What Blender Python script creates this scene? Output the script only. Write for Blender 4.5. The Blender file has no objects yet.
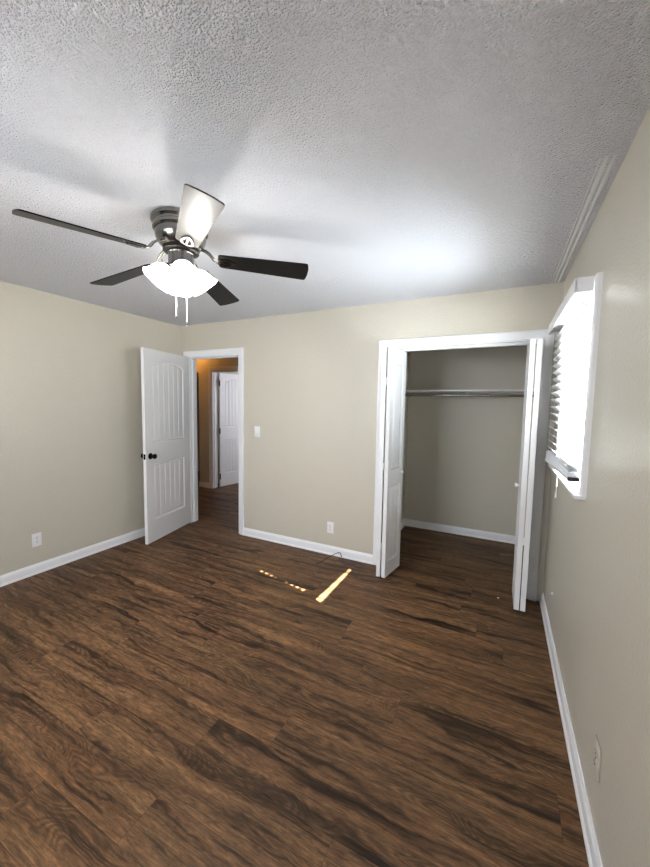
import bpy, bmesh, math, random
from mathutils import Vector, Matrix
random.seed(7)
S = bpy.context.scene
COL = S.collection
PI = math.pi

# ---------------------------------------------------------------- camera
cd = bpy.data.cameras.new('camera')
cam = bpy.data.objects.new('camera', cd); COL.objects.link(cam)
cd.sensor_fit = 'HORIZONTAL'; cd.sensor_width = 36.0
cd.lens = 354.62 / 650 * 36.0
cd.clip_start = 0.02
r_ = Vector((0.89383572, 0.4480619, 0.01726961))
u_ = Vector((-0.05135627, 0.06403746, 0.99662517))
f_ = Vector((-0.44544386, 0.89170608, -0.08024976))
m = Matrix.Identity(4)
for i in range(3):
    m[i][0] = r_[i]; m[i][1] = u_[i]; m[i][2] = -f_[i]
m.translation = Vector((3.5758, -3.1655, 1.5131))
cam.matrix_world = m
S.camera = cam

# ---------------------------------------------------------------- exposure, world, sun, lights
S.view_settings.view_transform = 'Standard'
S.view_settings.look = 'None'
S.view_settings.exposure = 0.48
S.view_settings.gamma = 1.0
S.view_settings.use_curve_mapping = False
S.cycles.use_denoising = True
S.cycles.max_bounces = 10
S.cycles.diffuse_bounces = 6
S.cycles.sample_clamp_indirect = 8.0

W_ = bpy.data.worlds.new('sky'); S.world = W_; W_.use_nodes = True
nt = W_.node_tree; nt.nodes.clear()
tc = nt.nodes.new('ShaderNodeTexCoord'); sp = nt.nodes.new('ShaderNodeSeparateXYZ')
rp = nt.nodes.new('ShaderNodeValToRGB'); bg = nt.nodes.new('ShaderNodeBackground'); wo = nt.nodes.new('ShaderNodeOutputWorld')
rp.color_ramp.elements[0].position = 0.0; rp.color_ramp.elements[0].color = (0.55, 0.60, 0.66, 1)
rp.color_ramp.elements[1].position = 0.6; rp.color_ramp.elements[1].color = (0.16, 0.30, 0.62, 1)
e = rp.color_ramp.elements.new(0.12); e.color = (0.40, 0.50, 0.66, 1)
nt.links.new(tc.outputs['Generated'], sp.inputs[0]); nt.links.new(sp.outputs['Z'], rp.inputs[0])
nt.links.new(rp.outputs[0], bg.inputs[0]); bg.inputs[1].default_value = 1.1
nt.links.new(bg.outputs[0], wo.inputs[0])

def light(name, kind, loc, energy, color=(1, 1, 1), size=0.1, size_y=None, direction=None, spread=None):
    l = bpy.data.lights.new(name, kind); o = bpy.data.objects.new(name, l); COL.objects.link(o)
    l.energy = energy; l.color = color
    if kind == 'AREA':
        l.shape = 'RECTANGLE'; l.size = size; l.size_y = size_y or size
        if spread: l.spread = spread
    elif kind in ('POINT', 'SPOT'):
        l.shadow_soft_size = size
    elif kind == 'SUN':
        l.angle = size
    o.location = loc
    if direction: o.rotation_euler = Vector(direction).to_track_quat('-Z', 'Y').to_euler()
    return o

SUN_DIR = (-1.0, 0.200, -0.757)
light('sun', 'SUN', (8, -2, 6), 120.0, (1.0, 0.95, 0.82), math.radians(0.35), direction=SUN_DIR)
# daylight through the side window (outside the glass), then an added fill light from behind the camera
light('side_window_daylight', 'AREA', (4.50, -0.84, 1.10), 118.0, (0.86, 0.93, 1.0), 0.9, 0.9, direction=(-1, 0, 0.38))
light('rear_fill_light', 'AREA', (1.70, -4.45, 1.65), 38.0, (0.91, 0.95, 1.0), 1.6, 1.2, direction=(0.05, 1, -0.22), spread=math.radians(130))
# the hallway's ceiling lamp and an area light set inside the room beyond to brighten its door
light('hallway_lamp', 'POINT', (-1.50, 1.22, 2.34), 5.5, (1.0, 0.42, 0.07), 0.06)
light('far_room_light', 'AREA', (0.9, 2.9, 1.7), 22.0, (0.93, 0.94, 1.0), 1.0, 1.2, direction=(-1, 0.0, -0.1))

# ---------------------------------------------------------------- materials
def lin(r, g, b):
    f = lambda c: (c / 255 / 12.92) if c / 255 <= 0.04045 else ((c / 255 + 0.055) / 1.055) ** 2.4
    return (f(r), f(g), f(b), 1)

def mat(name, color, rough=0.5, metal=0.0, bump=None, emit=None, coat=0.0, spec=None):
    mt = bpy.data.materials.new(name); mt.use_nodes = True
    n = mt.node_tree.nodes; l = mt.node_tree.links; b = n['Principled BSDF']
    tcn = n.new('ShaderNodeTexCoord')
    # gentle procedural mottling of the colour
    ns = n.new('ShaderNodeTexNoise'); ns.inputs['Scale'].default_value = 9; ns.inputs['Detail'].default_value = 3
    mx = n.new('ShaderNodeMix'); mx.data_type = 'RGBA'
    mx.inputs[6].default_value = tuple(c * 0.965 for c in color[:3]) + (1,); mx.inputs[7].default_value = color
    l.new(tcn.outputs['Object'], ns.inputs['Vector']); l.new(ns.outputs[0], mx.inputs[0]); l.new(mx.outputs[2], b.inputs['Base Color'])
    b.inputs['Roughness'].default_value = rough; b.inputs['Metallic'].default_value = metal
    if coat: b.inputs['Coat Weight'].default_value = coat; b.inputs['Coat Roughness'].default_value = 0.15
    if spec is not None: b.inputs['Specular IOR Level'].default_value = spec
    if bump:
        sc, st, dist = bump
        nb = n.new('ShaderNodeTexNoise'); nb.inputs['Scale'].default_value = sc; nb.inputs['Detail'].default_value = 2
        bp = n.new('ShaderNodeBump'); bp.inputs['Strength'].default_value = st; bp.inputs['Distance'].default_value = dist
        l.new(tcn.outputs['Object'], nb.inputs['Vector']); l.new(nb.outputs[0], bp.inputs['Height']); l.new(bp.outputs[0], b.inputs['Normal'])
    if emit:
        b.inputs['Emission Color'].default_value = emit[0]; b.inputs['Emission Strength'].default_value = emit[1]
    return mt

M = {}
M['wall'] = mat('wall_paint', lin(203, 198, 185), 0.28, bump=(95, 0.6, 0.006))
M['closet_wall'] = M['wall']
M['trim'] = mat('trim_paint', lin(238, 239, 243), 0.30)
M['door'] = mat('door_paint', lin(236, 237, 240), 0.36, bump=(160, 0.1, 0.001))
M['plastic'] = mat('white_plastic', lin(240, 240, 242), 0.28)
M['slot'] = mat('dark_slot', lin(40, 38, 36), 0.6)
M['slat'] = mat('blind_vinyl', lin(240, 241, 244), 0.42)
M['bronze'] = mat('black_bronze', lin(22, 20, 20), 0.22, 0.8)
M['blade'] = mat('blade_dark_veneer', lin(6, 5, 5), 0.36, 0.0, spec=0.24)
M['nickel'] = mat('brushed_nickel', lin(132, 130, 128), 0.2, 1.0)
M['dark_nickel'] = mat('dark_nickel_band', lin(70, 68, 68), 0.3, 1.0)
M['chain'] = mat('bright_steel', lin(225, 224, 222), 0.35, 0.6)
M['rod'] = mat('chrome_rod', lin(170, 170, 170), 0.25, 1.0)
M['cable'] = mat('black_cable', lin(18, 17, 18), 0.4)
M['outdoor'] = mat('pale_concrete', lin(120, 118, 112), 0.8)
M['siding'] = mat('white_siding', lin(235, 236, 238), 0.7)
M['glow'] = mat('lit_bulb', (1, 1, 1, 1), 0.5, emit=((1, 0.96, 0.88, 1), 60))

def shade_mat():
    mt = bpy.data.materials.new('lit_frosted_glass'); mt.use_nodes = True
    n = mt.node_tree.nodes; l = mt.node_tree.links; n.clear()
    out = n.new('ShaderNodeOutputMaterial'); tr = n.new('ShaderNodeBsdfTranslucent'); df = n.new('ShaderNodeBsdfPrincipled')
    tcn = n.new('ShaderNodeTexCoord'); ns = n.new('ShaderNodeTexNoise'); ns.inputs['Scale'].default_value = 30
    mr = n.new('ShaderNodeMapRange'); mr.inputs[3].default_value = 2.6; mr.inputs[4].default_value = 3.4
    df.inputs['Base Color'].default_value = (0.9, 0.9, 0.9, 1); df.inputs['Roughness'].default_value = 0.2
    df.inputs['Emission Color'].default_value = (1, 0.97, 0.90, 1)
    tr.inputs[0].default_value = (0.95, 0.93, 0.88, 1)
    mx = n.new('ShaderNodeMixShader'); mx.inputs[0].default_value = 0.6
    l.new(tcn.outputs['Object'], ns.inputs['Vector']); l.new(ns.outputs[0], mr.inputs[0]); l.new(mr.outputs[0], df.inputs['Emission Strength'])
    l.new(tr.outputs[0], mx.inputs[1]); l.new(df.outputs[0], mx.inputs[2]); l.new(mx.outputs[0], out.inputs[0])
    return mt
M['shade'] = shade_mat()

def glass_mat():
    mt = bpy.data.materials.new('window_glass'); mt.use_nodes = True
    n = mt.node_tree.nodes; l = mt.node_tree.links; n.clear()
    out = n.new('ShaderNodeOutputMaterial'); t = n.new('ShaderNodeBsdfTransparent'); g = n.new('ShaderNodeBsdfGlossy')
    g.inputs['Roughness'].default_value = 0.02; fr = n.new('ShaderNodeFresnel'); fr.inputs[0].default_value = 1.3
    mx = n.new('ShaderNodeMixShader'); t.inputs[0].default_value = (0.95, 0.97, 0.97, 1)
    l.new(fr.outputs[0], mx.inputs[0]); l.new(t.outputs[0], mx.inputs[1]); l.new(g.outputs[0], mx.inputs[2]); l.new(mx.outputs[0], out.inputs[0])
    return mt
M['glass'] = glass_mat()

def ceiling_mat():
    mt = bpy.data.materials.new('popcorn_ceiling'); mt.use_nodes = True
    n = mt.node_tree.nodes; l = mt.node_tree.links; b = n['Principled BSDF']
    tcn = n.new('ShaderNodeTexCoord')
    b.inputs['Base Color'].default_value = lin(234, 235, 242); b.inputs['Roughness'].default_value = 0.9
    b.inputs['Specular IOR Level'].default_value = 0.15
    v = n.new('ShaderNodeTexVoronoi'); v.inputs['Scale'].default_value = 150; v.feature = 'SMOOTH_F1'; v.inputs['Smoothness'].default_value = 0.4
    ns = n.new('ShaderNodeTexNoise'); ns.inputs['Scale'].default_value = 95; ns.inputs['Detail'].default_value = 4
    ma = n.new('ShaderNodeMath'); ma.operation = 'MULTIPLY_ADD'; ma.inputs[1].default_value = -1.0
    bp = n.new('ShaderNodeBump'); bp.inputs['Strength'].default_value = 1.0; bp.inputs['Distance'].default_value = 0.0105
    l.new(tcn.outputs['Object'], v.inputs['Vector']); l.new(tcn.outputs['Object'], ns.inputs['Vector'])
    l.new(v.outputs['Distance'], ma.inputs[0]); l.new(ns.outputs[0], ma.inputs[2])
    pn = n.new('ShaderNodeTexNoise'); pn.inputs['Scale'].default_value = 100; pn.inputs['Detail'].default_value = 1
    pr = n.new('ShaderNodeMapRange'); pr.interpolation_type = 'SMOOTHSTEP'; pr.inputs[1].default_value = 0.60; pr.inputs[2].default_value = 0.70; pr.inputs[3].default_value = 0.0; pr.inputs[4].default_value = -0.7
    ad = n.new('ShaderNodeMath'); ad.operation = 'ADD'
    l.new(tcn.outputs['Object'], pn.inputs['Vector']); l.new(pn.outputs[0], pr.inputs[0])
    l.new(ma.outputs[0], ad.inputs[0]); l.new(pr.outputs[0], ad.inputs[1]); l.new(ad.outputs[0], bp.inputs['Height']); l.new(bp.outputs[0], b.inputs['Normal'])
    return mt
M['ceiling'] = ceiling_mat()

def wood_mat():
    mt = bpy.data.materials.new('dark_plank_floor'); mt.use_nodes = True
    n = mt.node_tree.nodes; l = mt.node_tree.links; b = n['Principled BSDF']
    def math_(op, a, c=None, d=None):
        q = n.new('ShaderNodeMath'); q.operation = op
        for i, v in enumerate((a, c, d)):
            if v is None: continue
            if isinstance(v, (int, float)): q.inputs[i].default_value = v
            else: l.new(v, q.inputs[i])
        return q.outputs[0]
    def comb(x, y, z):
        q = n.new('ShaderNodeCombineXYZ')
        for i, v in enumerate((x, y, z)):
            if isinstance(v, (int, float)): q.inputs[i].default_value = v
            else: l.new(v, q.inputs[i])
        return q.outputs[0]
    def noise(vec, scale, detail=4, dist=0.0, rough=0.55):
        q = n.new('ShaderNodeTexNoise'); l.new(vec, q.inputs['Vector'])
        q.inputs['Scale'].default_value = scale; q.inputs['Detail'].default_value = detail
        q.inputs['Distortion'].default_value = dist; q.inputs['Roughness'].default_value = rough
        return q.outputs[0]
    def ramp(fac, stops):
        q = n.new('ShaderNodeValToRGB'); l.new(fac, q.inputs[0]); cr = q.color_ramp
        cr.elements[0].position, cr.elements[0].color = stops[0]
        cr.elements[1].position, cr.elements[1].color = stops[-1]
        for p, c in stops[1:-1]:
            el = cr.elements.new(p); el.color = c
        return q.outputs[0]
    def mix(fac, a, c, mode='MIX'):
        q = n.new('ShaderNodeMix'); q.data_type = 'RGBA'; q.blend_type = mode
        if isinstance(fac, (int, float)): q.inputs[0].default_value = fac
        else: l.new(fac, q.inputs[0])
        for i, v in ((6, a), (7, c)):
            if isinstance(v, tuple): q.inputs[i].default_value = v
            else: l.new(v, q.inputs[i])
        return q.outputs[2]
    tcn = n.new('ShaderNodeTexCoord'); sx = n.new('ShaderNodeSeparateXYZ'); l.new(tcn.outputs['Object'], sx.inputs[0])
    X, Y = sx.outputs[0], sx.outputs[1]
    PW, PL = 0.178, 1.22
    yr = math_('DIVIDE', Y, PW); row = math_('FLOOR', yr); fy = math_('FRACT', yr)
    wn = n.new('ShaderNodeTexWhiteNoise'); wn.noise_dimensions = '1D'; l.new(row, wn.inputs['W'])
    xo = math_('MULTIPLY_ADD', wn.outputs['Value'], 7.3, math_('DIVIDE', X, PL))
    colm = math_('FLOOR', xo); fx = math_('FRACT', xo)
    wn2 = n.new('ShaderNodeTexWhiteNoise'); wn2.noise_dimensions = '2D'; l.new(comb(row, colm, 0), wn2.inputs['Vector'])
    h = wn2.outputs['Value']
    ho = math_('MULTIPLY', h, 37.0)
    # long grain along x, shifted per plank
    def P(sx_, sy_, wy=0.0, w=None):
        yy = math_('MULTIPLY', Y, sy_)
        if w is not None: yy = math_('MULTIPLY_ADD', w, wy, yy)
        return comb(math_('MULTIPLY_ADD', X, sx_, ho), yy, ho)
    warp = noise(P(2.2, 5.0), 1.0, 3)
    fig = noise(P(1.1, 6.5, 0.8, warp), 1.0, 2, 0.3)
    streak = noise(P(0.9, 12.0, 2.2, warp), 1.0, 7, 0.35, 0.62)
    thin = noise(P(1.5, 34.0, 2.5, warp), 1.0, 5, 0.2, 0.65)
    fibre = noise(P(9.0, 230.0), 1.0, 3, 0, 0.7)
    rough_ = noise(P(16.0, 70.0), 1.0, 4, 0.4, 0.75)
    rings = math_('MULTIPLY_ADD', math_('SINE', math_('MULTIPLY', fig, 260.0)), 0.5, 0.5)
    rings = math_('MULTIPLY', rings, math_('MULTIPLY_ADD', rough_, 1.6, 0.0))
    ringmask = ramp(noise(P(1.0, 7.0, 0.8, warp), 1.3, 2), [(0.48, (0, 0, 0, 1)), (0.60, (1, 1, 1, 1))])
    c0 = ramp(streak, [(0.30, lin(30, 20, 13)), (0.385, lin(62, 43, 27)), (0.45, lin(96, 71, 49)), (0.75, lin(126, 98, 69))])
    c0 = mix(0.9, c0, ramp(thin, [(0.34, (0.30, 0.28, 0.27, 1)), (0.47, (1.0, 1.0, 1.0, 1)), (0.66, (1.32, 1.22, 1.18, 1))]), 'MULTIPLY')
    rm = math_('MULTIPLY', ringmask, rings)
    c1 = mix(math_('MULTIPLY', rm, 0.62), c0, lin(36, 25, 17))
    fib = ramp(fibre, [(0.30, (0.55, 0.55, 0.55, 1)), (0.70, (1.35, 1.35, 1.33, 1))])
    c2 = mix(0.9, c1, fib, 'MULTIPLY')
    c2 = mix(0.8, c2, ramp(rough_, [(0.34, (0.45, 0.43, 0.42, 1)), (0.62, (1.35, 1.33, 1.3, 1))]), 'MULTIPLY')
    tone = ramp(h, [(0.0, (0.92, 0.92, 0.92, 1)), (1.0, (1.08, 1.06, 1.03, 1))])
    c3 = mix(1.0, c2, tone, 'MULTIPLY')
    kn = noise(P(1.5, 9.0, 1.2, warp), 1.25, 4, 0.8)
    c3 = mix(ramp(kn, [(0.61, (0, 0, 0, 1)), (0.72, (0.92, 0.92, 0.92, 1))]), c3, lin(22, 15, 11))
    ey = math_('MINIMUM', fy, math_('SUBTRACT', 1.0, fy)); ex = math_('MINIMUM', fx, math_('SUBTRACT', 1.0, fx))
    sy = math_('LESS_THAN', ey, 0.008); sxx = math_('LESS_THAN', ex, 0.0012)
    seam = math_('MAXIMUM', sy, sxx)
    c4 = mix(math_('MULTIPLY', seam, 0.35), c3, lin(22, 16, 13))
    l.new(c4, b.inputs['Base Color'])
    rr = math_('MULTIPLY_ADD', fibre, 0.25, 0.36); l.new(rr, b.inputs['Roughness'])
    b.inputs['Specular IOR Level'].default_value = 0.22
    hh = math_('SUBTRACT', math_('MULTIPLY_ADD', fibre, 0.5, math_('MULTIPLY', rm, -0.4)), math_('MULTIPLY', seam, 1.5))
    bp = n.new('ShaderNodeBump'); bp.inputs['Strength'].default_value = 0.35; bp.inputs['Distance'].default_value = 0.0015
    l.new(hh, bp.inputs['Height']); l.new(bp.outputs[0], b.inputs['Normal'])
    return mt
M['floor'] = wood_mat()

# ---------------------------------------------------------------- mesh helpers
def obj(name, bm, material, parent=None, smooth=False, loc=None, rot=None):
    me = bpy.data.meshes.new(name)
    bmesh.ops.recalc_face_normals(bm, faces=bm.faces[:])
    bm.to_mesh(me); bm.free()
    me.materials.append(M[material] if isinstance(material, str) else material)
    if smooth:
        for p in me.polygons: p.use_smooth = True
        try: me.set_sharp_from_angle(angle=math.radians(38))
        except Exception: pass
    o = bpy.data.objects.new(name, me); COL.objects.link(o)
    if parent: o.parent = parent
    if loc: o.location = loc
    if rot: o.rotation_euler = rot
    return o

def tag(o, label=None, cat=None, group=None, kind=None):
    if label: o['label'] = label
    if cat: o['category'] = cat
    if group: o['group'] = group
    if kind: o['kind'] = kind
    return o

def struct(o, label, cat): return tag(o, label, cat, kind='structure')

def empty(name, loc, rz=0.0):
    o = bpy.data.objects.new(name, None); COL.objects.link(o)
    o.location = loc; o.rotation_euler = (0, 0, rz); o.empty_display_size = 0.1
    return o

def box(bm, x0, x1, y0, y1, z0, z1, bevel=0.0, seg=2):
    mtx = Matrix.Translation(((x0 + x1) / 2, (y0 + y1) / 2, (z0 + z1) / 2)) @ Matrix.Diagonal((x1 - x0, y1 - y0, z1 - z0, 1))
    res = bmesh.ops.create_cube(bm, size=1.0, matrix=mtx)
    if bevel:
        es = list({e for v in res['verts'] for e in v.link_edges})
        bmesh.ops.bevel(bm, geom=es, offset=bevel, segments=seg, affect='EDGES', profile=0.5)
    return bm

def boxes(*bs, bevel=0.0):
    bm = bmesh.new()
    for b in bs: box(bm, *b, bevel=bevel)
    return bm

def lathe(bm, prof, seg=40, mtx=None):
    """prof: list of (radius, z); revolves about z."""
    rings = []
    for r, z in prof:
        ring = []
        for k in range(seg):
            a = 2 * PI * k / seg
            v = Vector((r * math.cos(a), r * math.sin(a), z))
            if mtx: v = mtx @ v
            ring.append(bm.verts.new(v))
        rings.append(ring)
    for a, b in zip(rings[:-1], rings[1:]):
        for k in range(seg):
            bm.faces.new((a[k], a[(k + 1) % seg], b[(k + 1) % seg], b[k]))
    for ring, (r, z) in ((rings[0], prof[0]), (rings[-1], prof[-1])):
        if r > 1e-5:
            bm.faces.new(ring)
    bmesh.ops.remove_doubles(bm, verts=bm.verts[:], dist=1e-6)
    return bm

def tube(bm, pts, r, seg=10):
    pts = [Vector(p) for p in pts]; rings = []
    for i, p in enumerate(pts):
        d = (pts[min(i + 1, len(pts) - 1)] - pts[max(i - 1, 0)]).normalized()
        up = Vector((0, 0, 1)) if abs(d.z) < 0.95 else Vector((1, 0, 0))
        a = d.cross(up).normalized(); b = d.cross(a)
        rr = r[i] if isinstance(r, (list, tuple)) else r
        rings.append([bm.verts.new(p + rr * (math.cos(t) * a + math.sin(t) * b)) for t in [2 * PI * k / seg for k in range(seg)]])
    for a, b in zip(rings[:-1], rings[1:]):
        for k in range(seg): bm.faces.new((a[k], a[(k + 1) % seg], b[(k + 1) % seg], b[k]))
    bm.faces.new(rings[0]); bm.faces.new(rings[-1])
    return bm

def smooth_pts(pts, n=8):
    pts = [Vector(p) for p in pts]; out = []
    P = [pts[0]] + pts + [pts[-1]]
    for i in range(1, len(P) - 2):
        for k in range(n):
            t = k / n; a, b, c, d = P[i - 1], P[i], P[i + 1], P[i + 2]
            out.append(0.5 * ((2 * b) + (c - a) * t + (2 * a - 5 * b + 4 * c - d) * t * t + (3 * b - a - 3 * c + d) * t ** 3))
    out.append(pts[-1]); return out

def sweep(bm, prof, paths, closed=False):
    """prof: list of (u, h). paths(u, h) -> list of points along the path. Solid, mitred."""
    cols = [[bm.verts.new(p) for p in paths(u, h)] for u, h in prof]
    n = len(cols); k = len(cols[0])
    for i in range(n):
        a, b = cols[i], cols[(i + 1) % n]
        for j in range(k if closed else k - 1):
            bm.faces.new((a[j], a[(j + 1) % k], b[(j + 1) % k], b[j]))
    if not closed:
        bm.faces.new([c[0] for c in cols]); bm.faces.new([c[-1] for c in cols])
    return bm

CASING = [(0.0, 0.0), (0.0, 0.008), (0.004, 0.011), (0.012, 0.011), (0.018, 0.014), (0.044, 0.0165), (0.052, 0.019), (0.062, 0.019), (0.065, 0.016), (0.065, 0.0)]
def casing_u(x0, x1, ztop, face_y, out=-1, w=None):
    """door casing around an opening in a wall whose face is y = face_y, standing out towards out*y"""
    bm = bmesh.new(); sc = (w or 0.065) / 0.065
    def paths(u, h):
        u *= sc; y = face_y + out * h
        return [(x0 - u, y, 0.0), (x0 - u, y, ztop + u), (x1 + u, y, ztop + u), (x1 + u, y, 0.0)]
    return sweep(bm, CASING, paths)

BASE = [(0.0, 0.0), (0.019, 0.0), (0.019, 0.008), (0.016, 0.014), (0.012, 0.018), (0.012, 0.066), (0.010, 0.072), (0.0065, 0.076), (0.0055, 0.084), (0.003, 0.088), (0.0, 0.088)]
def base_x(x0, x1, fy, out):
    return sweep(bmesh.new(), BASE, lambda u, h: [(x0, fy + out * u, h), (x1, fy + out * u, h)])
def base_y(y0, y1, fx, out):
    return sweep(bmesh.new(), BASE, lambda u, h: [(fx + out * u, y0, h), (fx + out * u, y1, h)])

# ---------------------------------------------------------------- the shell
H = 2.44; W = 3.928; T = 0.115
OX0, OX1, OZ = 0.115, 0.905, 2.066        # bedroom doorway
CX0, CX1, CZ = 2.600, 3.822, 2.040        # closet opening
WY0, WY1, WZ0, WZ1 = -1.200, -0.488, 1.125, 2.050   # side window opening

struct(obj('floor', boxes((-2.4, 4.06, -4.3, 4.0, -0.1, 0.0)), 'floor'), 'dark brown wood plank floor running through bedroom, closet and hallway', 'floor')
struct(obj('ceiling', boxes((-2.4, 4.06, -4.3, 4.0, H, H + 0.1)), 'ceiling'), 'white popcorn textured ceiling above the fan', 'ceiling')
struct(obj('wall_left', boxes((-T, 0, -4.3, 0.0, 0, H)), 'wall'), 'beige painted bedroom wall on the left with one outlet', 'wall')
struct(obj('wall_back', boxes((-2.4, OX0, 0, T, 0, H), (OX0, OX1, 0, T, OZ, H), (OX1, CX0, 0, T, 0, H), (CX0, CX1, 0, T, CZ, H), (CX1, W, 0, T, 0, H)), 'wall'),
       'beige bedroom wall holding the doorway and the closet opening', 'wall')
struct(obj('wall_right', boxes((W, W + 0.13, -4.3, WY0, 0, H), (W, W + 0.13, WY1, 1.38, 0, H), (W, W + 0.13, WY0, WY1, 0, WZ0), (W, W + 0.13, WY0, WY1, WZ1, H)), 'wall'),
       'beige wall on the right with the window and blind', 'wall')
RX0, RX1, RZ0, RZ1 = 0.9, 2.5, 1.0, 2.15  # rear opening, added to let the fill light in
struct(obj('wall_rear', boxes((-T, RX0, -4.3, -4.18, 0, H), (RX1, W, -4.3, -4.18, 0, H), (RX0, RX1, -4.3, -4.18, 0, RZ0), (RX0, RX1, -4.3, -4.18, RZ1, H)), 'wall'),
       'beige wall behind the photographer with an opening added for fill light', 'wall')
struct(obj('wall_closet_side', boxes((2.40, 2.515, T, 1.258, 0, H)), 'closet_wall'), 'beige left side wall inside the closet', 'wall')
struct(obj('wall_closet_back', boxes((2.40, W, 1.258, 1.38, 0, H)), 'closet_wall'), 'beige back wall of the closet behind the shelf', 'wall')
HX0, HX1 = -0.965, -0.175
struct(obj('wall_hall_far', boxes((-2.4, -2.05, 1.5, 1.5 + T, 0, H), (-2.05, -1.278, 1.5, 1.5 + T, 2.05, H), (-1.278, HX0, 1.5, 1.5 + T, 0, H), (HX0, HX1, 1.5, 1.5 + T, OZ, H), (HX1, 2.40, 1.5, 1.5 + T, 0, H)), 'wall'),
       'hallway wall lit orange, seen through the bedroom doorway', 'wall')
struct(obj('wall_hall_left', boxes((-2.5, -2.4, 0.0, 4.0, 0, H)), 'wall'), 'end wall of the hallway, out of sight left', 'wall')
struct(obj('wall_far_room_side', boxes((-1.27, -1.17, 1.5 + T, 4.0, 0, H)), 'wall'), 'side wall of the room across the hallway', 'wall')
struct(obj('wall_far_room_back', boxes((-2.4, 2.40, 3.9, 4.0, 0, H)), 'wall'), 'back wall of the room across the hallway', 'wall')
struct(obj('wall_far_room_end', boxes((2.40, 2.515, 1.38, 4.0, 0, H)), 'wall'), 'right end wall of the room across the hallway', 'wall')

# ---- trim
struct(obj('trim_1', casing_u(OX0, OX1, OZ, 0.0), 'trim', smooth=True), 'white casing around the bedroom doorway', 'door casing')
struct(obj('trim_2', casing_u(CX0, CX1, CZ, 0.0), 'trim', smooth=True), 'white casing around the closet opening', 'door casing')
struct(obj('trim_3', casing_u(HX0, HX1, OZ, 1.5), 'trim', smooth=True), 'white casing around the doorway across the hallway', 'door casing')

def jamb(x0, x1, z, y0, y1, stop=None):
    bm = bmesh.new(); t = 0.012
    box(bm, x0, x0 + t, y0, y1, 0, z - t); box(bm, x1 - t, x1, y0, y1, 0, z - t); box(bm, x0, x1, y0, y1, z - t, z)
    if stop:
        s0, s1 = stop
        box(bm, x0 + t, x0 + t + 0.011, s0, s1, 0, z - t, 0.002); box(bm, x1 - t - 0.011, x1 - t, s0, s1, 0, z - t, 0.002); box(bm, x0 + t, x1 - t, s0, s1, z - t - 0.011, z - t, 0.002)
    return bm
struct(obj('trim_4', jamb(OX0, OX1, OZ, -0.002, T + 0.002, (0.045, 0.08)), 'trim'), 'white jamb and stop lining the bedroom doorway', 'door jamb')
struct(obj('trim_5', jamb(CX0, CX1, CZ, -0.002, T + 0.002), 'trim'), 'white jamb lining the closet opening', 'door jamb')
struct(obj('trim_6', jamb(HX0, HX1, OZ, 1.498, 1.502 + T, (1.53, 1.562)), 'trim'), 'white jamb lining the doorway across the hallway', 'door jamb')
struct(obj('trim_7', boxes((CX0 + 0.012, CX1 - 0.012, 0.03, 0.065, CZ - 0.034, CZ - 0.012)), 'trim'), 'white folding door track under the closet head', 'door track')

def ridge(x0, w, y0, y1, hgt=0.0045):
    bm = bmesh.new(); n = 8; rows = []
    ys = [y0 + (y1 - y0) * k / 24 for k in range(25)]
    for y in ys:
        f = min(1.0, (y - y0) / 0.5)
        rows.append([bm.verts.new((x0 + w * i / n, y, H + 0.0006 - hgt * f * math.sin(PI * i / n) ** 0.6)) for i in range(n + 1)])
    for a, b in zip(rows[:-1], rows[1:]):
        for i in range(n): bm.faces.new((a[i], a[i + 1], b[i + 1], b[i]))
    return bm
bmr = bmesh.new()
for x0, w in ((3.846, 0.008), (3.860, 0.018), (3.886, 0.016)):
    t_ = ridge(x0, w, -1.55, -0.001); me_ = bpy.data.meshes.new('t'); t_.to_mesh(me_); t_.free(); bmr.from_mesh(me_)
struct(obj('trim_8', bmr, 'trim', smooth=True), 'smooth ridged plaster strip on the ceiling beside the right wall', 'ceiling trim')

# ---- baseboards
def bb(name, bm, label): return struct(obj(name, bm, 'trim', smooth=True), label, 'baseboard')
bb('baseboard_left', base_y(-4.18, -0.0005, 0.0, 1), 'white baseboard along the left wall')
bb('baseboard_back', base_x(OX1 + 0.065, CX0 - 0.065, 0.0, -1), 'white baseboard between the doorway and the closet')
bb('baseboard_right', base_y(-4.18, -0.02, W, -1), 'white baseboard along the right wall under the window')
bb('baseboard_closet_back', base_x(2.515, W, 1.258, -1), 'white baseboard along the back wall of the closet')
bb('baseboard_closet_side', base_y(T, 1.258, 2.515, 1), 'white baseboard along the left side wall of the closet')
bb('baseboard_hall', base_x(-1.278, HX0 - 0.065, 1.5, -1), 'short baseboard on the orange lit hallway wall')

# ---------------------------------------------------------------- doors
def smoothstep(a, b, x):
    t = max(0.0, min(1.0, (x - a) / (b - a))); return t * t * (3 - 2 * t)

def door_relief(panels, Wd):
    """returns height h(s, z) <= 0 and panel index for moulded panels"""
    def f(s, z):
        for idx, (s0, s1, z0, z1, rise, planks) in enumerate(panels):
            mid = (s0 + s1) / 2; hw = (s1 - s0) / 2
            top = z1 + rise * (1 - ((s - mid) / hw) ** 2) if rise else z1
            d = min(s - s0, s1 - s, z - z0, (top - z))
            if d <= 0: continue
            if planks:
                if d < 0.012: h = -0.010 * smoothstep(0, 0.012, d)
                elif d < 0.030: h = -0.010 + 0.006 * smoothstep(0.012, 0.030, d)
                else: h = -0.004
                if d > 0.02:
                    pitch = (s1 - s0 - 0.03) / planks; q = ((s - s0 - 0.015) / pitch); fr = abs(q - round(q)) * pitch
                    if 0.4 < q < planks - 0.4: h -= 0.008 * max(0.0, 1 - fr / 0.009)
            else:
                if d < 0.010: h = -0.009 * smoothstep(0, 0.010, d)
                elif d < 0.020: h = -0.009
                elif d < 0.045: h = -0.009 + 0.008 * smoothstep(0.020, 0.045, d)
                else: h = -0.001
            return h, idx
        return 0.0, -1
    return f

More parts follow.
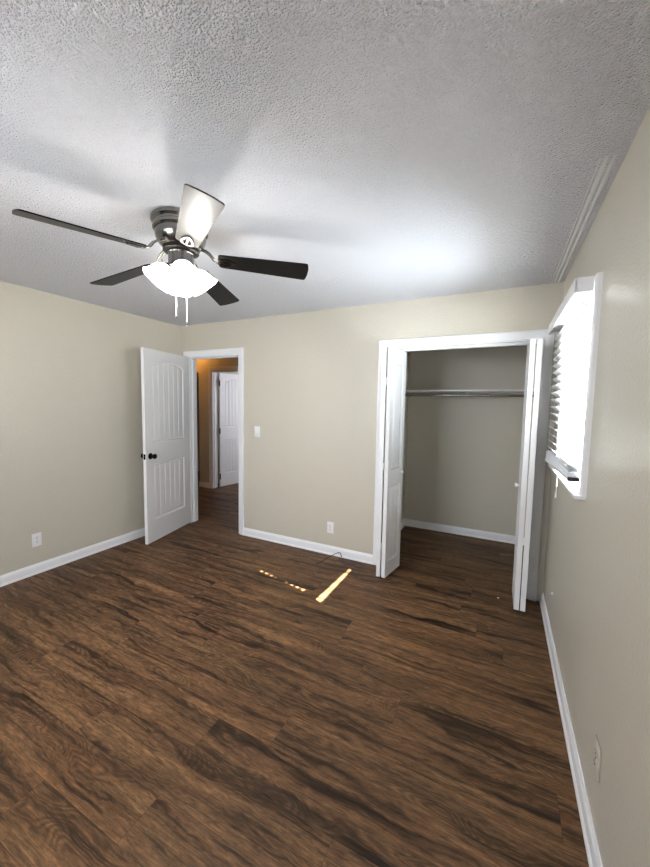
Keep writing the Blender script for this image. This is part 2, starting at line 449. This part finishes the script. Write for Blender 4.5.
def door_leaf(root, Wd, Hd, T_, panels, dz=0.006, ds=0.006, zb=0.0):
    """leaf in local coordinates: s along x (0 = hinge), thickness along y from 0 (front, facing +y normal) to -T_, z up from zb"""
    f = door_relief(panels, Wd)
    ns = max(4, round(Wd / ds)); nz = round(Hd / dz)
    slab = bmesh.new(); pans = [bmesh.new() for _ in panels]
    for side in (0, 1):
        cache = {}
        def vert(b, key, i, j):
            k = (key, i, j)
            if k not in cache:
                s = Wd * i / ns; z = zb + Hd * j / nz; h, _ = f(s, z - zb)
                y = h if side == 0 else -T_ - h
                cache[k] = b.verts.new((s, y, z))
            return cache[k]
        for i in range(ns):
            for j in range(nz):
                _, idx = f(Wd * (i + .5) / ns, Hd * (j + .5) / nz)
                b = slab if idx < 0 else pans[idx]
                b.faces.new((vert(b, idx, i, j), vert(b, idx, i + 1, j), vert(b, idx, i + 1, j + 1), vert(b, idx, i, j + 1)))
    box_edges = [((0, zb), (Wd, zb)), ((Wd, zb), (Wd, zb + Hd)), ((Wd, zb + Hd), (0, zb + Hd)), ((0, zb + Hd), (0, zb))]
    for (a, za), (b_, zb_) in box_edges:
        vs = [slab.verts.new(p) for p in ((a, 0, za), (b_, 0, zb_), (b_, -T_, zb_), (a, -T_, za))]
        slab.faces.new(vs)
    o = obj('leaf', slab, 'door', root, smooth=True)
    for b in pans: obj('panel', b, 'door', root, smooth=True)
    return o

def knob_bm(mtx):
    bm = bmesh.new()
    lathe(bm, [(0.0, 0.0), (0.033, 0.0), (0.033, 0.004), (0.028, 0.008), (0.012, 0.010), (0.011, 0.030), (0.018, 0.036), (0.026, 0.046), (0.028, 0.056), (0.024, 0.064), (0.014, 0.068), (0.0, 0.069)], 28, mtx)
    return bm
FRONT = Matrix.Rotation(-PI / 2, 4, 'X')      # +z -> +y
BACK = Matrix.Rotation(PI / 2, 4, 'X')        # +z -> -y

# bedroom door, swung open against the left wall
tipang = math.atan2(-0.745 + 0.005, 0.301 - 0.128)
d1 = empty('door_1', (0.128, -0.005, 0.0), tipang)
struct(d1, 'open white bedroom door with arched plank panels and black knobs', 'door')
ARCH = [(0.115, 0.645, 0.235, 0.845, 0, 6), (0.115, 0.645, 1.07, 1.895, 0.055, 6)]
door_leaf(d1, 0.755, 2.050, 0.035, ARCH, zb=0.012)
for nm, mt_ in (('door_knob', Matrix.Translation((0.692, -0.0, 0.945)) @ FRONT), ('door_knob', Matrix.Translation((0.692, -0.035, 0.945)) @ BACK)):
    obj(nm, knob_bm(mt_), 'bronze', d1, smooth=True)
b_ = bmesh.new(); box(b_, 0.755, 0.7565, -0.029, -0.006, 0.915, 0.972); box(b_, 0.7565, 0.764, -0.024, -0.012, 0.935, 0.953, 0.002)
obj('latch_plate', b_, 'bronze', d1)
for hz in (0.20, 1.02, 1.86):
    b_ = bmesh.new(); lathe(b_, [(0, hz - 0.045), (0.006, hz - 0.045), (0.006, hz + 0.045), (0, hz + 0.045)], 12, Matrix.Translation((-0.006, 0.004, 0)))
    box(b_, -0.002, 0.0, -0.032, 0.0, hz - 0.045, hz + 0.045)
    obj('hinge', b_, 'door', d1, smooth=True)

# door of the room across the hall
d2 = empty('door_2', (HX0 + 0.057, 1.5 + T + 0.016, 0.0), math.radians(80))
struct(d2, 'white door with arched plank panels standing ajar across the hallway', 'door')
door_leaf(d2, 0.745, 2.030, 0.035, [(0.105, 0.64, 0.235, 0.845, 0, 7), (0.105, 0.64, 1.07, 1.895, 0.055, 7)], zb=0.012)
d2.scale = (1, -1, 1)
for hz in (0.20, 1.02, 1.86):
    b_ = bmesh.new(); lathe(b_, [(0, hz - 0.05), (0.011, hz - 0.05), (0.011, hz + 0.05), (0, hz + 0.05)], 12, Matrix.Translation((-0.010, 0.006, 0)))
    obj('hinge', b_, 'bronze', d2, smooth=True)

# closet folding doors: each pair is one thing of two hinged leaves
def bifold(root, ax, ay, bx, by, face_left, zb, Hd, T_=0.034):
    """one leaf from a to b (plan); front face on the side of its own left normal"""
    L = math.hypot(bx - ax, by - ay); e = bpy.data.objects.new('door_leaf', None); COL.objects.link(e); e.parent = root
    e.location = (ax, ay, 0); e.rotation_euler = (0, 0, math.atan2(by - ay, bx - ax))
    pan = [(0.055, L - 0.055, 0.13, 0.80, 0, 0), (0.055, L - 0.055, 0.94, 1.88, 0, 0)]
    f = door_relief(pan, L); ns = round(L / 0.005); nz = round(Hd / 0.006)
    slab = bmesh.new(); pans = [bmesh.new(), bmesh.new()]
    for side in (0, 1):
        cache = {}
        for i in range(ns):
            for j in range(nz):
                _, idx = f(L * (i + .5) / ns, Hd * (j + .5) / nz); b = slab if idx < 0 else pans[idx]; vs = []
                for (p, q) in ((i, j), (i + 1, j), (i + 1, j + 1), (i, j + 1)):
                    if (idx, p, q) not in cache:
                        h, _2 = f(L * p / ns, Hd * q / nz)
                        cache[(idx, p, q)] = b.verts.new((L * p / ns, (T_ / 2 + h) if side == 0 else (-T_ / 2 - h), zb + Hd * q / nz))
                    vs.append(cache[(idx, p, q)])
                b.faces.new(vs)
    for (a, za), (b2, z2) in [((0, zb), (L, zb)), ((L, zb), (L, zb + Hd)), ((L, zb + Hd), (0, zb + Hd)), ((0, zb + Hd), (0, zb))]:
        slab.faces.new([slab.verts.new(p) for p in ((a, T_ / 2, za), (b2, T_ / 2, z2), (b2, -T_ / 2, z2), (a, -T_ / 2, za))])
    me = bpy.data.meshes.new('door_leaf'); bmesh.ops.recalc_face_normals(slab, faces=slab.faces[:]); slab.to_mesh(me); slab.free()
    me.materials.append(M['door'])
    for p in me.polygons: p.use_smooth = True
    me.set_sharp_from_angle(angle=math.radians(38))
    leaf = bpy.data.objects.new('door_leaf', me); COL.objects.link(leaf); leaf.parent = root
    leaf.location = e.location; leaf.rotation_euler = e.rotation_euler
    bpy.data.objects.remove(e)
    for b in pans: obj('panel', b, 'door', leaf, smooth=True)
    return leaf

def small_knob(x, y, z, direction, parent):
    q = Vector(direction).to_track_quat('Z', 'Y').to_matrix().to_4x4()
    bm = bmesh.new()
    lathe(bm, [(0, 0), (0.010, 0.0), (0.007, 0.006), (0.007, 0.014), (0.013, 0.020), (0.015, 0.026), (0.012, 0.031), (0, 0.033)], 20, Matrix.Translation((x, y, z)) @ q)
    return obj('knob', bm, 'trim', parent, smooth=True)

d3 = empty('door_3', (2.64, 0.0, 0.0))
struct(d3, 'folded white closet door pair at the left side of the closet', 'folding door')
zb, Hd = 0.02, 1.978
bifold(d3, -0.008, 0.047, 0.028, -0.262, 1, zb, Hd)
bifold(d3, 0.073, -0.262, 0.122, 0.047, 1, zb, Hd)
small_knob(0.134, -0.03, 0.925, (1, -0.16, 0), d3)
for hz in (0.30, 1.0, 1.72):
    b_ = bmesh.new(); tube(b_, [(0.0505, -0.265, hz - 0.03), (0.0505, -0.265, hz + 0.03)], 0.0045, 8)
    obj('hinge', b_, 'trim', d3)
d4 = empty('door_4', (3.74, 0.0, 0.0))
struct(d4, 'folded white closet door pair at the right side, seen edge on', 'folding door')
bifold(d4, -0.005, 0.047, -0.001, -0.262, 1, zb, Hd)
bifold(d4, 0.040, -0.262, 0.060, 0.047, 1, zb, Hd)
small_knob(-0.026, -0.205, 0.945, (-1, -0.10, 0), d4)

# ---------------------------------------------------------------- side window
w1 = empty('window_1', (W, (WY0 + WY1) / 2, WZ0))
struct(w1, 'bright side window with white casing in the right wall', 'window')
wy = (WY0 + WY1) / 2
hw = (WY1 - WY0) / 2; hh = WZ1 - WZ0
def ring_path(y0, y1, z0, z1, xo):
    return lambda u, h: [(xo - h, y0 - u, z0 - u), (xo - h, y0 - u, z1 + u), (xo - h, y1 + u, z1 + u), (xo - h, y1 + u, z0 - u)]
WC = [(0.0, 0.0), (0.0, 0.012), (0.006, 0.017), (0.020, 0.020), (0.034, 0.025), (0.042, 0.025), (0.048, 0.018), (0.048, 0.0)]
# casing on three sides plus a stool that stands out beneath
bm = bmesh.new()
sweep(bm, WC, lambda u, h: [(-h, -hw - u, 0.0), (-h, -hw - u, hh + u), (-h, hw + u, hh + u), (-h, hw + u, 0.0)])
obj('window_casing', bm, 'trim', w1, smooth=True)
bm = bmesh.new(); box(bm, -0.046, 0.0, -hw - 0.050, hw + 0.27, -0.018, -0.0005, 0.004)
obj('window_sill', bm, 'trim', w1, smooth=True)
bm = bmesh.new()
for s0, s1, q0, q1 in ((-hw, -hw + 0.012, 0, hh), (hw - 0.012, hw, 0, hh), (-hw, hw, 0, 0.012), (-hw, hw, hh - 0.012, hh)):
    box(bm, -0.001, 0.13, s0, s1, q0, q1)
obj('window_lining', bm, 'trim', w1)
def sash(z0, z1, x0):
    bm = bmesh.new(); a, b = -hw + 0.012, hw - 0.012; t = 0.036
    for q in ((a, a + t, z0, z1), (b - t, b, z0, z1), (a, b, z0, z0 + t), (a, b, z1 - t, z1)): box(bm, x0, x0 + 0.025, *q, 0.002)
    s = obj('sash', bm, 'trim', w1)
    bm = bmesh.new(); box(bm, x0 + 0.010, x0 + 0.014, a + t * 0.8, b - t * 0.8, z0 + t * 0.8, z1 - t * 0.8)
    obj('pane', bm, 'glass', s)
sash(0.012, 0.485, 0.070); sash(0.455, hh - 0.012, 0.098)

# unseen rear window, added to carry the fill light
w2 = empty('fill_window', ((RX0 + RX1) / 2, -4.24, RZ0)); struct(w2, 'added window opening behind the photographer that lets in fill light', 'window')
bm = bmesh.new(); a = (RX1 - RX0) / 2; zz = RZ1 - RZ0
for q in ((-a, -a + 0.05, 0, zz), (a - 0.05, a, 0, zz), (-a, a, 0, 0.05), (-a, a, zz - 0.05, zz), (-0.02, 0.02, 0, zz)): box(bm, q[0], q[1], -0.03, 0.03, q[2], q[3])
obj('sash', bm, 'trim', w2)

# ---------------------------------------------------------------- window blind (outside mounted over the casing)
bl = empty('window_blind', (W, -0.805, 1.15))
tag(bl, 'white slatted window blind with valance, hanging over the side window', 'blind')
BY0, BY1 = -0.398, 0.570          # slats, relative to the blind's centre (y -1.203 ... -0.433)
Z0 = 1.15
bm = bmesh.new()                   # valance: face board with returns at both ends
vt, vb = 2.092 - Z0, 2.030 - Z0
prof = [(-0.098, vb), (-0.094, vb - 0.002), (-0.089, vb), (-0.089, vt - 0.004), (-0.091, vt), (-0.096, vt), (-0.099, vt - 0.008), (-0.099, vb + 0.01)]
cols = []
for x, z in prof: cols.append([bm.verts.new((x, BY0 - 0.022, z)), bm.verts.new((x, BY1 + 0.022, z))])
for i in range(len(cols)):
    a, b = cols[i], cols[(i + 1) % len(cols)]; bm.faces.new((a[0], a[1], b[1], b[0]))
bm.faces.new([c[0] for c in cols]); bm.faces.new([c[1] for c in cols])
box(bm, -0.092, -0.027, BY0 - 0.022, BY0 - 0.014, vb, vt); box(bm, -0.092, -0.027, BY1 + 0.014, BY1 + 0.022, vb, vt)
obj('valance', bm, 'slat', bl)
bm = bmesh.new(); box(bm, -0.080, -0.030, BY0 - 0.004, BY1 + 0.004, vb + 0.012, vt - 0.004, 0.002)
obj('head_rail', bm, 'slat', bl)

SL_IN, SL_OUT, DROP = -0.061, -0.0235, 0.027
HOLES = (-0.270, 0.440)             # cord routes, relative y
def slat_bm(holes=True, flat=False):
    bm = bmesh.new()
    ys = [BY0]
    for h in HOLES: ys += [h - 0.012, h + 0.012]
    ys.append(BY1); ys = sorted(ys)
    ts = [0.0, 0.30, 0.70, 1.0]; th = 0.0028
    vs = {}
    def P(a, j, s):
        x = SL_IN + (SL_OUT - SL_IN) * ts[a]; z = -DROP * ts[a] + 0.0025 * math.sin(PI * ts[a])
        if flat: x = SL_IN - 0.006 + 0.048 * ts[a]; z = 0.001 * math.sin(PI * ts[a])
        k = (a, j, s)
        if k not in vs: vs[k] = bm.verts.new((x, ys[j], z + (th / 2 if s else -th / 2)))
        return vs[k]
    solid = lambda a, j: 0 <= a < 3 and 0 <= j < len(ys) - 1 and not (holes and a == 1 and j == 1)
    for a in range(3):
        for j in range(len(ys) - 1):
            if not solid(a, j): continue
            for s in (0, 1): bm.faces.new([P(a, j, s), P(a + 1, j, s), P(a + 1, j + 1, s), P(a, j + 1, s)])
            for (da, dj, e0, e1) in ((-1, 0, (a, j), (a, j + 1)), (1, 0, (a + 1, j), (a + 1, j + 1)), (0, -1, (a, j), (a + 1, j)), (0, 1, (a, j + 1), (a + 1, j + 1))):
                if not solid(a + da, j + dj): bm.faces.new([P(*e0, 0), P(*e1, 0), P(*e1, 1), P(*e0, 1)])
    return bm
first = None; NS = 17; PITCH = 0.0462
for i in range(NS):
    z = 1.992 - Z0 - i * PITCH
    if i in (0, 7): first = o = obj('slat', slat_bm(i == 7), 'slat', bl, loc=(0, 0, z))
    else:
        o = first.copy(); COL.objects.link(o); o.parent = bl; o.location = (0, 0, z)
zlow = 1.992 - Z0 - (NS - 1) * PITCH
flat0 = None                        # the surplus slats lie stacked on the bottom rail
for k in range(8):
    z = 1.187 - Z0 + k * 0.0072
    if flat0 is None: o = flat0 = obj('slat', slat_bm(True, True), 'slat', bl, loc=(0, 0, z))
    else:
        o = flat0.copy(); COL.objects.link(o); o.parent = bl; o.location = (0.002 * (k % 2), 0, z)
    o.rotation_euler = (-0.035, 0, 0)
bm = bmesh.new(); box(bm, -0.068, -0.022, BY0, BY1, 1.170 - Z0, 1.187 - Z0, 0.003)
obj('bottom_rail', bm, 'slat', bl, loc=(0, 0, -0.003), rot=(-0.035, 0, 0))
bm = bmesh.new()
box(bm, -0.0685, -0.0215, BY0 - 0.0025, BY0 + 0.0005, 1.169 - Z0, 1.188 - Z0)
tag(obj('rail_end_cap', bm, 'slot', bl, loc=(0, 0, -0.003), rot=(-0.035, 0, 0)), 'dark end cap of the bottom rail')
for y in HOLES:
    for x in (SL_IN - 0.0015, SL_OUT + 0.001):
        bm = bmesh.new(); tube(bm, [(x, y + 0.012, 1.185 - Z0), (x, y + 0.012, vb + 0.02)], 0.0009, 6); obj('ladder_cord', bm, 'slat', bl)
bm = bmesh.new(); tube(bm, [(-0.074, -0.05, vb + 0.02), (-0.076, -0.05, 1.30 - Z0)], 0.0011, 6); box(bm, -0.080, -0.072, -0.054, -0.046, 1.25 - Z0, 1.29 - Z0, 0.002)
obj('tilt_cord', bm, 'slat', bl)
bm = bmesh.new(); tube(bm, [(-0.074, -0.14, vb + 0.02), (-0.077, -0.14, 1.07 - Z0)], 0.0012, 6); lathe(bm, [(0, 0), (0.005, 0.0), (0.003, 0.03), (0, 0.032)], 10, Matrix.Translation((-0.077, -0.14, 1.04 - Z0)))
obj('lift_cord', bm, 'slat', bl)

# ---------------------------------------------------------------- outdoors seen between the slats
g = obj('ground', boxes((4.06, 40, -30, 30, -0.5, -0.4)), 'outdoor'); struct(g, 'pale ground outside the side window', 'ground')

# ---------------------------------------------------------------- ceiling fan
fan = empty('ceiling_fan', (2.049, -1.806, H))
tag(fan, 'five bladed ceiling fan with dark blades, nickel motor and lit glass shades', 'ceiling fan')
bm = bmesh.new()
lathe(bm, [(0.0, 0.0), (0.136, 0.0), (0.141, -0.006), (0.141, -0.020), (0.134, -0.026), (0.128, -0.030), (0.128, -0.038), (0.133, -0.043), (0.133, -0.056), (0.126, -0.062), (0.0, -0.062)], 64)
obj('canopy', bm, 'nickel', fan, smooth=True)
bm = bmesh.new()
lathe(bm, [(0.0, -0.060), (0.121, -0.060), (0.124, -0.072), (0.122, -0.090), (0.116, -0.108), (0.105, -0.124), (0.094, -0.136), (0.090, -0.142), (0.0, -0.142)], 64)
obj('motor_housing', bm, 'nickel', fan, smooth=True)
bm = bmesh.new(); lathe(bm, [(0, -0.142), (0.084, -0.142), (0.088, -0.146), (0.088, -0.156), (0.078, -0.160), (0, -0.160)], 48)
tag(obj('flywheel', bm, 'dark_nickel', fan, smooth=True), 'dark ring under the motor')
bm = bmesh.new()
lathe(bm, [(0, -0.158), (0.062, -0.158), (0.068, -0.163), (0.068, -0.168), (0.063, -0.171), (0.063, -0.225), (0.067, -0.229), (0.067, -0.236), (0.055, -0.246), (0.028, -0.255), (0.010, -0.258), (0.008, -0.270), (0.0, -0.272)], 40)
obj('light_fitter', bm, 'nickel', fan, smooth=True)

def blade_bm():
    # outline in local coords: x outwards from r0 to r1, y width
    r0, r1 = 0.185, 0.660; out = []
    w0, w1 = 0.052, 0.0725
    n = 10
    def wid(x): return w0 + (w1 - w0) * (x - r0) / (r1 - r0)
    pts = []
    for k in range(5):                     # root corner
        a = PI / 2 + (PI / 2) * (1 - k / 4); rad = 0.018
        pts.append((r0 + rad + rad * math.cos(a), wid(r0) - rad + rad * math.sin(a)))
    for k in range(6):
        a = PI / 2 * (1 - k / 5); rad = 0.014
        pts.append((r1 - 0.006 - rad + rad * math.cos(a), wid(r1) - rad + rad * math.sin(a)))
    pts.append((r1 - 0.001, 0.03)); tip = [(r1, 0.0)]
    full = pts + tip + [(x, -y) for x, y in reversed(pts)]
    bm = bmesh.new(); th = 0.006
    top = [bm.verts.new((x, y, th / 2)) for x, y in full]; bot = [bm.verts.new((x, y, -th / 2)) for x, y in full]
    bm.faces.new(top); bm.faces.new(bot[::-1])
    for i in range(len(full)): bm.faces.new((top[i], top[(i + 1) % len(full)], bot[(i + 1) % len(full)], bot[i]))
    return bm
def iron_bm():
    """arm + open teardrop plate under the blade root (local, pitched later with the blade)"""
    bm = bmesh.new(); n = 22; th = 0.005
    def ring(sc, z): return [bm.verts.new((0.222 + 0.050 * sc * math.cos(a) * (1.0 + 0.15 * math.cos(a)), 0.030 * sc * math.sin(a) * (1 - 0.25 * math.cos(a)) , z)) for a in [2 * PI * k / n for k in range(n)]]
    o1, o2, i1, i2 = ring(1.0, -0.004), ring(1.0, -0.004 - th), ring(0.62, -0.004), ring(0.62, -0.004 - th)
    for k in range(n):
        q = (k + 1) % n
        bm.faces.new((o1[k], o1[q], o2[q], o2[k])); bm.faces.new((i1[k], i2[k], i2[q], i1[q]))
        bm.faces.new((o2[k], o2[q], i2[q], i2[k])); bm.faces.new((o1[k], i1[k], i1[q], o1[q]))
    box(bm, 0.190, 0.262, -0.005, 0.005, -0.0085, -0.004)
    for sx_, sy_ in ((0.208, 0.018), (0.208, -0.018), (0.258, 0.0)):
        lathe(bm, [(0, -0.0085), (0.0045, -0.0085), (0.004, -0.011), (0, -0.0118)], 10, Matrix.Translation((sx_, sy_, 0)))
    return bm
def arm_bm():
    bm = bmesh.new()
    pts = smooth_pts([(0.070, 0, 0.052), (0.105, 0, 0.050), (0.138, 0, 0.032), (0.160, 0, 0.006), (0.185, 0, -0.006)], 6)
    for s in (-1, 1):
        tube(bm, [(p.x, s * (0.005 + 0.013 * max(0, (p.x - 0.10) / 0.085)), p.z) for p in pts], 0.0048, 8)
    return bm
PITCHB = math.radians(-13)
tilt = Matrix(((1, 0, 0.037), (0, 1, -0.015), (0, 0, 1)))
ph = 161.507
blade_me = iron_me = arm_me = None
zbl = 2.228 - H
bd = []
for i in range(5):
    a = ph - i * 2 * PI / 5
    dirz = 0.037 * math.cos(a) - 0.015 * math.sin(a)      # slight tilt of the blade plane
    droop = math.atan(dirz - 0.055)
    hgt = zbl + 0.055 * 0.66
    rot = Matrix.Rotation(a, 4, 'Z') @ Matrix.Rotation(-droop, 4, 'Y') @ Matrix.Rotation(PITCHB, 4, 'X')
    mtx = Matrix.Translation((0, 0, hgt)) @ rot
    if blade_me is None:
        b0 = obj('blade', blade_bm(), 'blade', fan); blade_me = b0
        i0 = obj('blade_iron', iron_bm(), 'nickel', b0, smooth=True); iron_me = i0
        a0 = obj('iron_arm', arm_bm(), 'nickel', b0, smooth=True); arm_me = a0
        b = b0
    else:
        b = blade_me.copy(); COL.objects.link(b); b.parent = fan
        for src in (iron_me, arm_me):
            c = src.copy(); COL.objects.link(c); c.parent = b
    b.matrix_local = mtx

def shade_bm(mtx):
    bm = bmesh.new(); seg = 40
    prof = [(0.022, 0.0), (0.027, 0.004), (0.039, 0.014), (0.051, 0.030), (0.058, 0.048), (0.062, 0.066), (0.067, 0.082), (0.076, 0.096)]
    def ringv(r, z, ins):
        out = []
        for k in range(seg):
            a = 2 * PI * k / seg; fl = 1 + (0.05 * math.cos(6 * a) * max(0, (z - 0.05) / 0.045))
            out.append(bm.verts.new(mtx @ Vector(((r - ins) * fl * math.cos(a), (r - ins) * fl * math.sin(a), z))))
        return out
    outer = [ringv(r, z, 0.0) for r, z in prof]; inner = [ringv(r, z, 0.0025) for r, z in prof]
    for R_, fl in ((outer, 1), (inner, 0)):
        for a, b in zip(R_[:-1], R_[1:]):
            for k in range(seg): bm.faces.new((a[k], a[(k + 1) % seg], b[(k + 1) % seg], b[k]))
    for k in range(seg):
        bm.faces.new((outer[-1][k], outer[-1][(k + 1) % seg], inner[-1][(k + 1) % seg], inner[-1][k]))
        bm.faces.new((outer[0][k], outer[0][(k + 1) % seg], inner[0][(k + 1) % seg], inner[0][k]))
    return bm
LK = math.atan2(-3.1655 + 1.806, 3.5758 - 2.049)   # towards the camera
for k, az in enumerate((LK + 0.10, LK + 0.10 + PI / 2, LK + 0.10 + PI, LK + 0.10 - PI / 2)):
    d = Vector((math.cos(az), math.sin(az), 0))
    axis = (d * math.sin(math.radians(38)) + Vector((0, 0, -math.cos(math.radians(38))))).normalized()
    s0 = d * 0.062 + Vector((0, 0, -0.240))
    q = axis.to_track_quat('Z', 'Y').to_matrix().to_4x4(); q.translation = s0
    bm = bmesh.new(); tube(bm, smooth_pts([d * 0.05 + Vector((0, 0, -0.218)), d * 0.057 + Vector((0, 0, -0.220)), s0 - axis * 0.012], 4), 0.008, 10)
    lathe(bm, [(0, -0.014), (0.016, -0.014), (0.024, -0.004), (0.026, 0.003), (0.022, 0.005), (0, 0.005)], 24, q)
    sk = obj('lamp_holder', bm, 'nickel', fan, smooth=True)
    obj('lamp_shade', shade_bm(q), 'shade', sk, smooth=True)
    bm = bmesh.new(); lathe(bm, [(0, 0.004), (0.012, 0.006), (0.013, 0.022), (0.022, 0.040), (0.026, 0.055), (0.022, 0.070), (0.012, 0.079), (0, 0.081)], 20, q)
    obj('bulb', bm, 'glow', sk, smooth=True)
    lp = Vector((2.049, -1.806, H)) + s0 + axis * 0.125
    light('bulb_light', 'POINT', lp, 5.0, (1.0, 0.96, 0.91), 0.03)
for (x, y, z1, nm) in ((-0.028, -0.012, -0.490, 'pull_chain'), (0.012, 0.020, -0.525, 'pull_chain')):
    bm = bmesh.new(); tube(bm, [(x, y, -0.250), (x, y, z1 + 0.02)], 0.0030, 8)
    c = obj(nm, bm, 'chain', fan)
    bm = bmesh.new(); lathe(bm, [(0, 0.024), (0.0025, 0.022), (0.004, 0.012), (0.0055, 0.004), (0.004, 0.0), (0, 0)], 12, Matrix.Translation((x, y, z1)))
    obj('pull_knob', bm, 'nickel', c, smooth=True)

# ---------------------------------------------------------------- outlets and switch
def plate_rot(o, rz): o.rotation_euler = (0, 0, rz); return o
def wall_plate(name, loc, rz, label, cat, kind, group=None, pm='plastic'):
    """local: plate faces -y"""
    r = empty(name, loc, rz); tag(r, label, cat, group)
    bm = bmesh.new(); box(bm, -0.036, 0.036, -0.006, 0.0, -0.058, 0.058, 0.003)
    obj('plate', bm, pm, r, smooth=True)
    if kind == 'outlet':
        for s in (1, -1):
            zc = 0.020 * s; bm = bmesh.new()
            n = 24; pts = []
            for k in range(n):
                a = 2 * PI * k / n; pts.append((0.0165 * math.cos(a), max(-0.0125, min(0.0125, 0.0165 * math.sin(a))) + zc))
            A = [bm.verts.new((x, -0.0085, z)) for x, z in pts]; B = [bm.verts.new((x, -0.005, z)) for x, z in pts]
            bm.faces.new(A); bm.faces.new(B)
            for k in range(n): bm.faces.new((A[k], A[(k + 1) % n], B[(k + 1) % n], B[k]))
            f = obj('receptacle', bm, pm, r)
            bm = bmesh.new()
            box(bm, -0.0078, -0.0052, -0.0092, -0.008, zc - 0.001, zc + 0.008); box(bm, 0.0052, 0.0078, -0.0092, -0.008, zc, zc + 0.008)
            lathe(bm, [(0, 0), (0.0026, 0), (0.0026, 0.0012), (0, 0.0012)], 12, Matrix.Translation((0, -0.008, zc - 0.0065)) @ BACK)
            tag(obj('slots', bm, 'slot', f), 'dark plug slots')
        bm = bmesh.new(); lathe(bm, [(0, 0), (0.0035, 0), (0.003, 0.0015), (0, 0.002)], 12, Matrix.Translation((0, -0.0058, 0)) @ BACK); obj('screw', bm, 'nickel', r)
    else:
        bm = bmesh.new(); box(bm, -0.006, 0.006, -0.0075, -0.005, -0.0125, 0.0125, 0.001)
        vs = [(-0.004, -0.006, -0.004), (0.004, -0.006, -0.004), (0.004, -0.006, 0.006), (-0.004, -0.006, 0.006), (-0.0035, -0.017, 0.004), (0.0035, -0.017, 0.004), (0.0035, -0.016, 0.010), (-0.0035, -0.016, 0.010)]
        V = [bm.verts.new(v) for v in vs]
        for q in ((0, 1, 5, 4), (1, 2, 6, 5), (2, 3, 7, 6), (3, 0, 4, 7), (4, 5, 6, 7)): bm.faces.new([V[i] for i in q])
        obj('toggle', bm, 'plastic', r)
        for s in (1, -1):
            bm = bmesh.new(); lathe(bm, [(0, 0), (0.0035, 0), (0.003, 0.0015), (0, 0.002)], 12, Matrix.Translation((0, -0.0058, 0.030 * s)) @ BACK); obj('screw', bm, 'nickel', r)
    return r
wall_plate('light_switch', (1.158, -0.0005, 1.205), 0, 'white light switch on the wall right of the bedroom doorway', 'light switch', 'switch')
wall_plate('outlet', (2.076, -0.0005, 0.278), 0, 'white outlet low on the wall between doorway and closet', 'outlet', 'outlet')
wall_plate('outlet', (0.0005, -1.595, 0.300), PI / 2, 'white outlet low on the left wall, above the baseboard', 'outlet', 'outlet')
wall_plate('outlet', (W - 0.0005, -1.737, 0.325), -PI / 2, 'beige painted outlet low on the right wall, seen at a slant', 'outlet', 'outlet', pm='wall')

# ---------------------------------------------------------------- closet shelf and rod
sh = empty('closet_shelf', (3.22, 1.258, 1.682)); tag(sh, 'white shelf across the back of the closet', 'shelf')
bm = bmesh.new(); box(bm, -0.705, 0.708, -0.40, -0.0, 0.0, 0.018, 0.002); obj('board', bm, 'trim', sh)
bm = bmesh.new(); box(bm, -0.705, 0.708, -0.018, -0.0, -0.07, -0.0005, 0.002); obj('cleat', bm, 'closet_wall', sh)
bm = bmesh.new(); box(bm, -0.705, -0.687, -0.38, -0.018, -0.07, -0.0005, 0.002); obj('cleat', bm, 'closet_wall', sh)
bm = bmesh.new(); box(bm, 0.690, 0.708, -0.38, -0.018, -0.07, -0.0005, 0.002); obj('cleat', bm, 'closet_wall', sh)
bm = bmesh.new(); box(bm, -0.012, 0.012, -0.36, -0.022, -0.006, -0.0015)
tube(bm, [(0, -0.286, -0.003), (0, -0.286, -0.030)], 0.004, 8)
obj('bracket', bm, 'trim', sh)
bm = bmesh.new(); tube(bm, [(-0.690, -0.286, -0.040), (0.693, -0.286, -0.040)], 0.0125, 16); ro = tag(obj('clothes_rod', bm, 'rod', sh, smooth=True), 'thin metal clothes rod under the shelf')
for s_ in (-0.687, 0.690):
    bm = bmesh.new(); q = Vector((1 if s_ < 0 else -1, 0, 0)).to_track_quat('Z', 'Y').to_matrix().to_4x4(); q.translation = (s_, -0.286, -0.040)
    lathe(bm, [(0, 0), (0.026, 0), (0.026, 0.004), (0.018, 0.006), (0.018, 0.014), (0, 0.014)], 20, q); obj('rod_socket', bm, 'rod', ro, smooth=True)

# ---------------------------------------------------------------- bits on floor and wall
bm = bmesh.new(); tube(bm, smooth_pts([(2.062, -0.272, 0.0045), (2.085, -0.225, 0.008), (2.140, -0.125, 0.040), (2.190, -0.060, 0.060), (2.207, -0.045, 0.055), (2.212, -0.036, 0.036), (2.215, -0.026, 0.010)], 8), 0.0035, 8)
tag(obj('wire', bm, 'cable', smooth=True), 'thin black wire arching over the floor by the back baseboard', 'wire')
bm = bmesh.new(); lathe(bm, [(0, 0), (0.010, 0), (0.010, 0.004), (0.006, 0.006), (0.004, 0.010), (0, 0.011)], 14, Matrix.Translation((W, -0.487, 0.301)) @ Matrix.Rotation(-PI / 2, 4, 'Y'))
tag(obj('wall_anchor', bm, 'plastic', smooth=True), 'tiny white anchor low on the right wall near the closet', 'wall anchor')
bm = bmesh.new(); V = [bm.verts.new(v) for v in ((-0.008, -0.004, 0), (0.006, -0.006, 0), (0.009, 0.004, 0), (-0.004, 0.006, 0), (-0.006, -0.003, 0.004), (0.004, -0.004, 0.005), (0.006, 0.002, 0.004), (-0.003, 0.004, 0.003))]
for q in ((0, 1, 2, 3), (4, 5, 6, 7), (0, 1, 5, 4), (1, 2, 6, 5), (2, 3, 7, 6), (3, 0, 4, 7)): bm.faces.new([V[i] for i in q])
tag(obj('paint_chip', bm, 'plastic', loc=(3.617, -0.104, 0.0002)), 'tiny white paint chip on the floor between the closet doors', 'paint chip')
